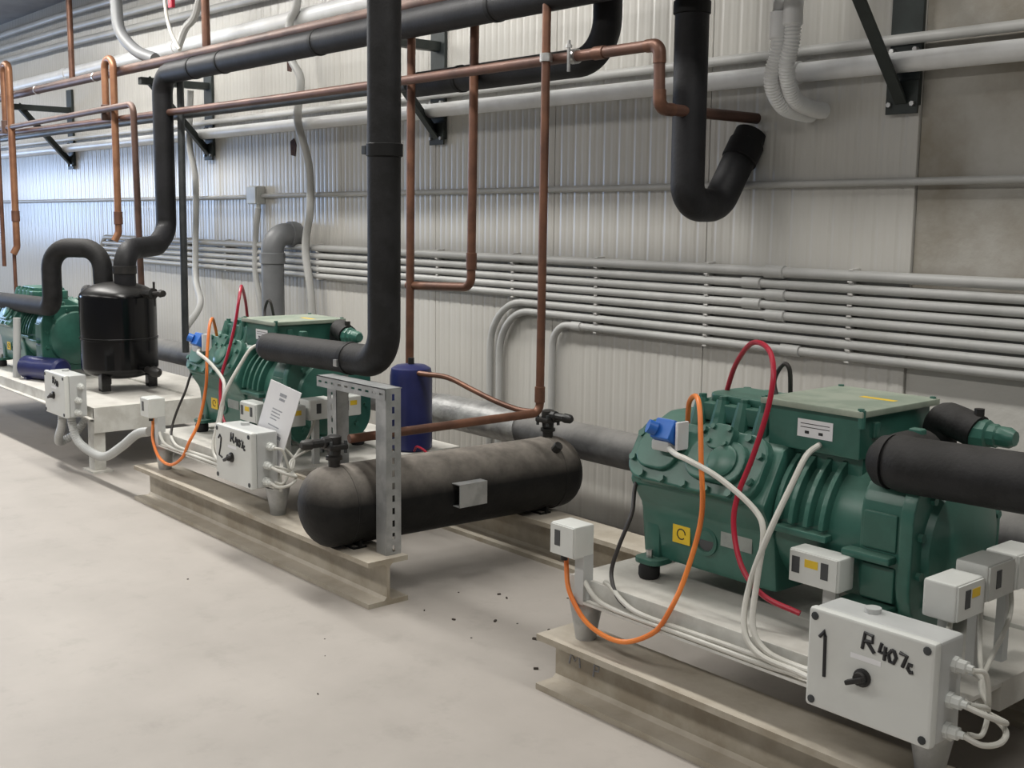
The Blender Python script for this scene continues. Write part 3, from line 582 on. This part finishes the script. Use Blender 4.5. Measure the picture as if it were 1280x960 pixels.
MARK3 = R_[:3]

def rack(dx, who, grp, marks, full=True, cdx=0.0):
    global OFF
    OFF = V((dx, 0, 0))
    skid(-2.58, -1.28, 'white steel rack frame carrying %s' % who)
    OFF = V((dx + cdx, 0, 0))
    compressor('green finned compressor, %s' % who, 'green compressors')
    coil('blue solenoid coil on %s' % who)
    hose('hose', [(-2.305, 2.85, .956), (-2.229, 2.8, 1.066), (-2.109, 2.72, 1.146), (-2.006, 2.66, 1.143), (-1.954, 2.62, 1.086), (-1.952, 2.6, .987), (-1.977, 2.575, .851), (-2.006, 2.55, .734), (-2.007, 2.54, .643), (-1.956, 2.52, .543), (-1.878, 2.52, .482), (-1.78, 2.55, .453)], .0078, 'red', 'red capillary hose looping over %s' % who, group='red hoses')
    hose('hose', [(-2.10, 2.84, .97), (-2.121, 2.85, 1.025), (-2.095, 2.855, 1.075), (-2.075, 2.86, 1.061), (-2.083, 2.88, .99), (-2.09, 2.89, .95)], .007, 'cable_dark', 'small black hose loop behind the terminal box of %s' % who, group='black hose loops')
    hose('cable', [(-2.29, 2.57, .825), (-2.22, 2.53, .82), (-2.16, 2.515, .815), (-2.042, 2.51, .785), (-1.918, 2.51, .722), (-1.867, 2.49, .669), (-1.865, 2.47, .55), (-1.848, 2.435, .427), (-1.798, 2.43, .372), (-1.696, 2.43, .36), (-1.60, 2.40, .38)], .0085, 'cable_white', 'white cable from the blue solenoid down the front of %s' % who, 'cable', 'white cables')
    hose('cable', [(-1.838, 2.685, .89), (-1.832, 2.62, .871), (-1.833, 2.57, .81), (-1.847, 2.49, .675), (-1.885, 2.465, .528), (-1.872, 2.43, .415), (-1.81, 2.42, .36), (-1.688, 2.42, .350), (-1.60, 2.39, .36)], .0085, 'cable_white', 'white cable from the terminal box down the front of %s' % who, 'cable', 'white cables')
    OFF = V((dx, 0, 0))
    hose('hose', [(-2.583, 2.44, .47), (-2.583, 2.44, .419), (-2.545, 2.42, .341), (-2.45, 2.41, .266), (-2.312, 2.41, .25), (-2.194, 2.42, .307), (-2.141, 2.43, .384), (-2.125 + cdx * .5, 2.48, .49), (-2.10 + cdx, 2.51, .662), (-2.13 + cdx, 2.535, .82), (-2.17 + cdx, 2.57, .95), (-2.22 + cdx, 2.61, .985), (-2.28 + cdx, 2.65, .955), (-2.31 + cdx, 2.68, .875)], .0078, 'orange', 'orange hose looping from the small switch up to %s' % who, group='orange hoses')
    hose('cable', [(-2.521, 2.44, .47), (-2.521, 2.44, .416), (-2.456, 2.43, .357), (-2.386, 2.428, .335), (-2.253, 2.428, .332), (-2.097, 2.425, .334), (-1.952, 2.425, .334), (-1.789, 2.425, .334), (-1.663, 2.42, .345), (-1.60, 2.40, .36)], .0075, 'cable_white', 'white cable from the small switch along the rack edge of %s' % who, 'cable', 'white cables')
    hose('cable', [(-2.44, 2.47, .39), (-2.39, 2.45, .388), (-2.33, 2.435, .365), (-2.254, 2.43, .348), (-2.093, 2.432, .346), (-1.947, 2.432, .348), (-1.672, 2.432, .352), (-1.60, 2.41, .40)], .0075, 'cable_white', 'second white cable lying on the rack ledge before %s' % who, 'cable', 'white cables')
    hose('cable', [(-2.44 + cdx, 2.60, .70), (-2.426 + cdx, 2.575, .66), (-2.402 + cdx, 2.54, .60), (-2.412, 2.50, .509), (-2.414, 2.47, .427), (-2.36, 2.44, .374), (-2.32, 2.44, .35)], .0065, 'cable_dark', 'thin dark cable dropping left of %s' % who, 'cable', 'dark cables')
    t = pswitch('pressure_switch', 'small white pressure switch at the rack corner left of %s' % who, -2.60, -2.49, 2.385, 2.47, .462, .565, '-y', [(.22, .44)], [], 'corner pressure switches', ((-2.53, 2.425, .31), (-2.49, 2.468, .47)))
    obj('inlet', cyl(nb(), (-2.583, 2.43, .435), (-2.583, 2.43, .466), .011, 10), 'valve_black', t)
    pswitch('pressure_switch', 'white double pressure switch behind the control box of %s' % who, -1.825, -1.665, 2.55, 2.62, .535, .628, '-y', [(.09, .24), (.66, .80)], [(.34, .60)], 'double pressure switches', ((-1.74, 2.59, .372), (-1.70, 2.61, .545)))
    control_box('grey control box marked %s and R407c in front of %s' % ('1' if dx == 0 else '2', who), marks)
    for k, (ya, yb, lw) in enumerate(((2.47, 2.60, 'nearest'), (2.615, 2.745, 'middle'), (2.76, 2.89, 'farthest'))):
        zo = (0, .02, .02)[k]
        pswitch('pressure_switch', 'white pressure switch in the row of three right of %s, %s' % (who, lw), -1.385, -1.30, ya, yb, .575 + zo, .668 + zo, '+x', [(.28, .46)], [(.52, .80)] if k != 1 else [], 'row pressure switches', ((-1.37, ya + .05, .374), (-1.345, ya + .08, .582 + zo)))
        hose('cable', [(-1.335, ya + .05, .575 + zo), (-1.31, ya, .52), (-1.24, 2.50, .45), (-1.20, 2.46, .41), (-1.19, 2.42, (.50, .425, .36)[k]), (-1.205, 2.385, (.515, .435, .365)[k])], .006, 'cable_white', 'thin white cable from the %s row switch to the control box of %s' % (lw, who), 'cable', 'switch cables')
    hose('cable', [(-1.21, 2.375, .432), (-1.17, 2.39, .42), (-1.15, 2.43, .40), (-1.17, 2.47, .385), (-1.27, 2.49, .39)], .007, 'cable_white', 'white cable looping from the middle gland before %s' % who, 'cable', 'gland cables')
    hose('cable', [(-1.21, 2.37, .365), (-1.17, 2.385, .352), (-1.145, 2.42, .358), (-1.16, 2.46, .375), (-1.25, 2.50, .39)], .007, 'cable_white', 'white cable looping from the lowest gland before %s' % who, 'cable', 'gland cables')
    OFF = V((0, 0, 0))
rack(0, 'the nearest compressor', None, MARK1, True)
rack(-3.15, 'the middle compressor', None, MARK2)

# suction pipes
t = thing('insulated_pipe', 'thick black insulated suction pipe leaving the nearest compressor to the right', 'pipe', (-1.6, 2.66, .88))
obj('insulation', sweep(nb(), fillet([(-1.60, 2.80, .885), (-1.60, 2.66, .885), (-.6, 2.66, .91)], [.06], 8), .073, 28), 'foam', t)
obj('end_cap', lathe(nb(), (-1.60, 2.665, .885), -X, [(0, .072), (.03, .066), (.052, .045), (.06, .015), (.061, 0)], 28), 'foam', t)
t = thing('insulated_pipe', 'tall black insulated pipe rising from the middle compressor through the frame top', 'pipe', (-3.86, 2.62, .9))
obj('insulation', sweep(nb(), fillet([(-4.80, 2.62, .895), (-3.865, 2.62, .915), (-3.845, 2.62, 3.4)], [.13], 12), .066, 28), 'foam', t)
obj('end_cap', lathe(nb(), (-4.80, 2.62, .895), -X, [(0, .066), (.03, .06), (.05, .04), (.058, .015), (.059, 0)], 28), 'foam', t)
obj('tape_band', lathe(nb(), (-4.13, 2.62, .909), X, [(0, .066), (.003, .070), (.03, .070), (.033, .066)], 28), 'tape', t)
obj('tape_band', lathe(nb(), (-3.855, 2.62, 1.73), Z, [(0, .066), (.004, .072), (.05, .072), (.054, .066)], 28), 'tape', t)
obj('clamp_ear', mm(nb(), (-3.93, 2.56, 1.74), (-3.90, 2.60, 1.775), .003), 'dark_steel', t)
obj('strap_buckle', mm(nb(), (-4.125, 2.54, .88), (-4.10, 2.555, .91), .003), 'steel', t)

# slotted angle post frame
t = thing('slotted_post_frame', 'galvanised slotted angle frame propping the tall insulated pipe elbow', 'frame', (-3.70, 2.50, .185))
def slotted(p0, ax, ln, wa, wb_, name):
    """L-angle along ax with a row of slots cut through the flange that faces the room"""
    p0 = V(p0); ax = V(ax); bm = nb(); th = .003
    step = .05; n = int(ln / step)
    def q(a0, a1, b0, b1):
        c0 = p0 + ax * a0 + V(wa) * b0; c1 = p0 + ax * a1 + V(wa) * b1 + V(wb_).normalized() * th
        mm(bm, [min(c0[i], c1[i]) for i in range(3)], [max(c0[i], c1[i]) for i in range(3)])
    q(0, ln, 0, .41); q(0, ln, .59, 1)
    for i in range(n + 1): q(max(0, i * step - .012), min(ln, i * step + .012), .41, .59)
    c0 = p0; c1 = p0 + ax * ln + V(wa).normalized() * th + V(wb_)
    mm(bm, [min(c0[i], c1[i]) for i in range(3)], [max(c0[i], c1[i]) for i in range(3)])
    return obj(name, bm, 'galv', t)
slotted((-3.655, 2.485, .185), Z, .66, (0, .07, 0), (-.07, 0, 0), 'post')
slotted((-4.085, 2.53, .185), Z, .66, (-.07, 0, 0), (0, .06, 0), 'post')
slotted((-4.155, 2.48, .845), X, .50, (0, .0, -.045), (0, .08, 0), 'cross_bar')

# receiver tank
OFF = V((0, 0, 0))
na = V((-3.90, 2.38, .352)); fa = V((-3.84, 3.53, .352)); ax = (fa - na); L_ = ax.length; ax.normalize()
t = thing('receiver_tank', 'dusty black horizontal receiver tank lying across the floor beams', 'tank', (-3.87, 2.9, .185))
R = .163; prof = []
for k in range(9): a = math.pi / 2 * k / 8; prof.append((-.115 * math.cos(a), R * math.sin(a)))
prof += [(L_ * .02, R), (L_ * .98, R)]
for k in range(9): a = math.pi / 2 * (8 - k) / 8; prof.append((L_ + .115 * math.cos(a), R * math.sin(a)))
obj('shell', lathe(nb(), na, ax, prof, 48), 'tank_black', t)
for s in (.035, .955): obj('weld_seam', lathe(nb(), na + ax * (L_ * s), ax, [(0, R - .002), (.004, R + .0025), (.010, R + .0025), (.014, R - .002)], 48), 'tank_black', t)
for s in (.07, .90):
    c = na + ax * (L_ * s); f = nb(); mm(f, (c.x - .09, c.y - .03, .186), (c.x + .09, c.y + .03, .196)); mm(f, (c.x - .10, c.y - .006, .19), (c.x + .10, c.y + .006, .25)); obj('foot', f, 'tank_black', t)
pl = nb(); pc = na + ax * (L_ * .46) + V((.163, 0, 0)); 
mm(pl, (pc.x + .035, pc.y - .05, .315), (pc.x + .039, pc.y + .095, .41)); mm(pl, (pc.x - .03, pc.y - .05, .408), (pc.x + .039, pc.y + .095, .412)); mm(pl, (pc.x - .03, pc.y - .05, .315), (pc.x + .039, pc.y + .095, .319))
obj('nameplate_holder', pl, 'galv', t)
c = na + ax * (L_ * .17) + V((.06, 0, .15)); obj('relief_fitting', sweep(nb(), [c - V((0, 0, .03)), c + V((.01, 0, .04)), c + V((.045, .02, .075))], [.022, .018, .012], 10), 'copper', t)
c = na + ax * (L_ * .93) + V((.10, 0, .12)); obj('plug', cyl(nb(), c, c + V((.03, 0, .03)), .02, 8), 'valve_black', t)
def angle_valve(lab, c, d, n):
    d = V(d); c = V(c)
    t = thing('shutoff_valve', lab, 'valve', c, 'black receiver valves')
    b = nb(); lathe(b, c, Z, [(0, .024), (.03, .024), (.032, .034), (.045, .034), (.05, .026), (.09, .03), (.125, .03), (.13, .02)], 12); obj('body', b, 'valve_black', t)
    obj('flange', box(nb(), c + V((0, 0, .085)), (.085, .085, .022), .006), 'valve_black', t)
    obj('spindle', lathe(nb(), c + V((0, 0, .105)), d, [(0, .024), (.05, .024), (.055, .018), (.10, .018), (.105, .022), (.14, .020), (.15, .012)], 10), 'valve_black', t)
    for s in (-1, 1):
        for q in (-1, 1): obj('bolt', cyl(nb(), c + V((s * .033, q * .033, .06)), c + V((s * .033, q * .033, .11)), .007, 6), 'dark_steel', t)
angle_valve('black shut-off valve on the near end of the receiver tank', (-3.895, 2.40, .510), (0, -1, 0), 0)
angle_valve('black shut-off valve on the far end of the receiver tank', (-3.845, 3.50, .510), (1, 0.05, .0), 1)
hose('copper_pipe', [(-4.47, 3.2, .765), (-4.388, 3.2, .767), (-4.228, 3.22, .766), (-4.087, 3.25, .725), (-3.951, 3.28, .685), (-3.84, 3.32, .658), (-3.745, 3.345, .658)], .0125, 'copper', 'thin bent copper tube from the blue filter can to the riser foot', 'pipe')
# blue oil can
t = thing('oil_reservoir', 'dark blue upright oil can behind the slotted post', 'canister', (-4.45, 3.2, .385))
obj('can', lathe(nb(), (-4.52, 3.22, .3855), Z, [(0, .09), (.012, .102), (.36, .102), (.395, .095), (.41, .07), (.415, 0)], 32), 'navy', t)
obj('nipple', cyl(nb(), (-4.52, 3.22, .795), (-4.52, 3.22, .83), .015, 10), 'valve_black', t)
hose('cable', [(-4.41, 3.16, .40), (-4.36, 3.14, .43), (-4.30, 3.14, .42), (-4.27, 3.15, .39)], .006, 'red', 'short red wire loop beside the blue oil can', 'cable')

# leaning document sheet on the middle rack
t = thing('document_sheet', 'white printed sheet leaning on the middle control box', 'sheet', (-4.55, 2.44, .40))
P0 = V((-4.675, 2.438, .425)); U = V((.258, 0, -.03)); Q = V((.182, .018, .366)); nn = U.cross(Q).normalized()
sh = obj('sheet', prism(nb(), [(0, 0), (1, 0), (1, 1), (0, 1)], P0, U, Q, nn, .003), 'paper', t)
for (a0, a1, b0, b1) in ((.40, .62, .86, .90), (.42, .60, .81, .84), (.30, .62, .68, .695), (.30, .58, .64, .655), (.30, .60, .60, .615), (.30, .52, .56, .575), (.62, .80, .36, .40), (.30, .66, .48, .495)):
    obj('print_line', prism(nb(), [(a0, b0), (a1, b0), (a1, b1), (a0, b1)], P0 + nn * .0029, U, Q, nn, .0004), 'print', sh)

# ------------------------------------------------------------------ left rack with vessel
OFF = V((-6.42, 0, 0))
compressor('green finned compressor at the left picture edge behind the blue cylinder', 'green compressors', False)
OFF = V((0, 0, 0))
t = skid(-9.4, -6.60, 'long white steel rack frame under the black vessel', .385, False)
obj('end_plate', mm(nb(), (-6.612, 2.455, .235), (-6.598, 3.45, .384)), 'white_paint', t)
for xx in (-6.66, -9.3):
    for yy in (2.49, 3.40):
        obj('leg', mm(nb(), (xx - .045, yy - .035, 0.012), (xx + .045, yy + .035, .32), .004), 'white_paint', t); obj('foot_plate', mm(nb(), (xx - .08, yy - .06, 0), (xx + .08, yy + .06, .012)), 'white_paint', t)
t = thing('oil_separator', 'glossy black upright pressure vessel on short legs', 'tank', (-7.30, 2.90, .385))
prof = [(.06, 0)]
for k in range(1, 9): a = math.pi / 2 * k / 8; prof.append((.14 - .08 * math.cos(a), .238 * math.sin(a)))
prof += [(.585, .238)]
for k in range(7, -1, -1): a = math.pi / 2 * k / 8; prof.append((.585 + .10 * math.cos(a), .238 * math.sin(a)))
obj('shell', lathe(nb(), (-7.30, 2.90, .385), Z, prof, 48), 'enamel', t)
obj('weld_seam', lathe(nb(), (-7.30, 2.90, .70), Z, [(0, .236), (.005, .243), (.016, .243), (.021, .236)], 48), 'enamel', t)
for k in range(3):
    a = math.radians(-52 + 120 * k); p = V((-7.30 + .19 * math.cos(a), 2.90 + .19 * math.sin(a), 0))
    obj('leg', mm(nb(), (p.x - .03, p.y - .03, .3855), (p.x + .03, p.y + .03, .55), .004), 'enamel', t)
obj('valve_stub', lathe(nb(), (-7.10, 2.98, 1.0), V((1, .1, .05)), [(0, .022), (.10, .022), (.105, .035), (.14, .035), (.145, .015), (.22, .015), (.225, .025), (.26, .02)], 10), 'valve_black', t)
obj('valve_wheel', lathe(nb(), (-6.955, 2.995, .93), Z, [(0, .008), (.15, .008)], 8), 'valve_black', t)
obj('drain_valve', lathe(nb(), (-7.12, 2.98, .52), V((1, .1, -.05)), [(0, .022), (.12, .022), (.125, .035), (.18, .03), (.20, .015)], 10), 'valve_black', t)
t = thing('insulated_pipe', 'black insulated arch pipe from the vessel top down to the left compressor', 'pipe', (-7.5, 2.86, 1.0))
obj('insulation', sweep(nb(), fillet([(-7.42, 2.86, .98), (-7.44, 2.86, 1.275), (-7.74, 2.64, 1.275), (-7.74, 2.64, .885), (-8.9, 2.64, .86)], [.14, .14, .09], 10), .062, 24), 'foam', t)
t = thing('oil_cylinder', 'blue horizontal cylinder lying beside the white box at left', 'canister', (-8.0, 2.60, .385))
obj('can', lathe(nb(), (-8.10, 2.56, .462), V((.9, .25, .02)), [(0, 0), (.005, .06), (.02, .076), (.40, .076), (.415, .06), (.42, 0)], 24), 'navy', t)
obj('foot', mm(nb(), (-8.05, 2.53, .3855), (-7.99, 2.62, .40)), 'navy', t)
OFF = V((-5.37, 0, 0)); control_box('grey control box on the left rack below the black vessel', MARK3); OFF = V((0, 0, 0))
tag(obj('flexible_conduit', corrug([(-6.72, 2.37, .335), (-6.712, 2.37, .28), (-6.66, 2.38, .19), (-6.50, 2.40, .145), (-6.30, 2.40, .155), (-6.086, 2.41, .245), (-5.90, 2.42, .34), (-5.78, 2.44, .37)], .024, .0015, .008), 'plastic_gray'), 'grey corrugated hose sagging from the left control box to the next rack', 'hose')
tag(obj('flexible_conduit', corrug([(-6.87, 2.37, .335), (-6.89, 2.37, .25), (-6.98, 2.38, .16), (-7.06, 2.42, .12), (-7.03, 2.50, .17), (-6.95, 2.55, .28)], .024, .0015, .008), 'plastic_gray'), 'short grey corrugated hose curling under the left control box', 'hose')
# support pipe under arch
tag(obj('support_tube', cyl(nb(), (-8.16, 2.52, .386), (-8.16, 2.54, .79), .025, 12), 'plastic_gray'), 'thin grey upright tube beside the blue cylinder', 'tube')

# ------------------------------------------------------------------ floor debris
bm = nb()
for k in range(13):
    x = random.uniform(-3.6, -2.75); y = random.uniform(2.45, 3.2); r = random.uniform(.003, .009)
    box(bm, (x, y, r * .4), (r * 2, r, r * .8), 0, Matrix.Rotation(random.uniform(0, 3), 3, 'Z'))
for k in range(5):
    x = random.uniform(-4.5, -2.0); y = random.uniform(1.4, 2.3); r = random.uniform(.002, .004)
    box(bm, (x, y, r * .4), (r * 2, r, r * .8), 0, Matrix.Rotation(random.uniform(0, 3), 3, 'Z'))
tag(obj('grit', bm, 'debris', kind='stuff'), 'dark crumbs of grit scattered on the concrete floor', 'debris')
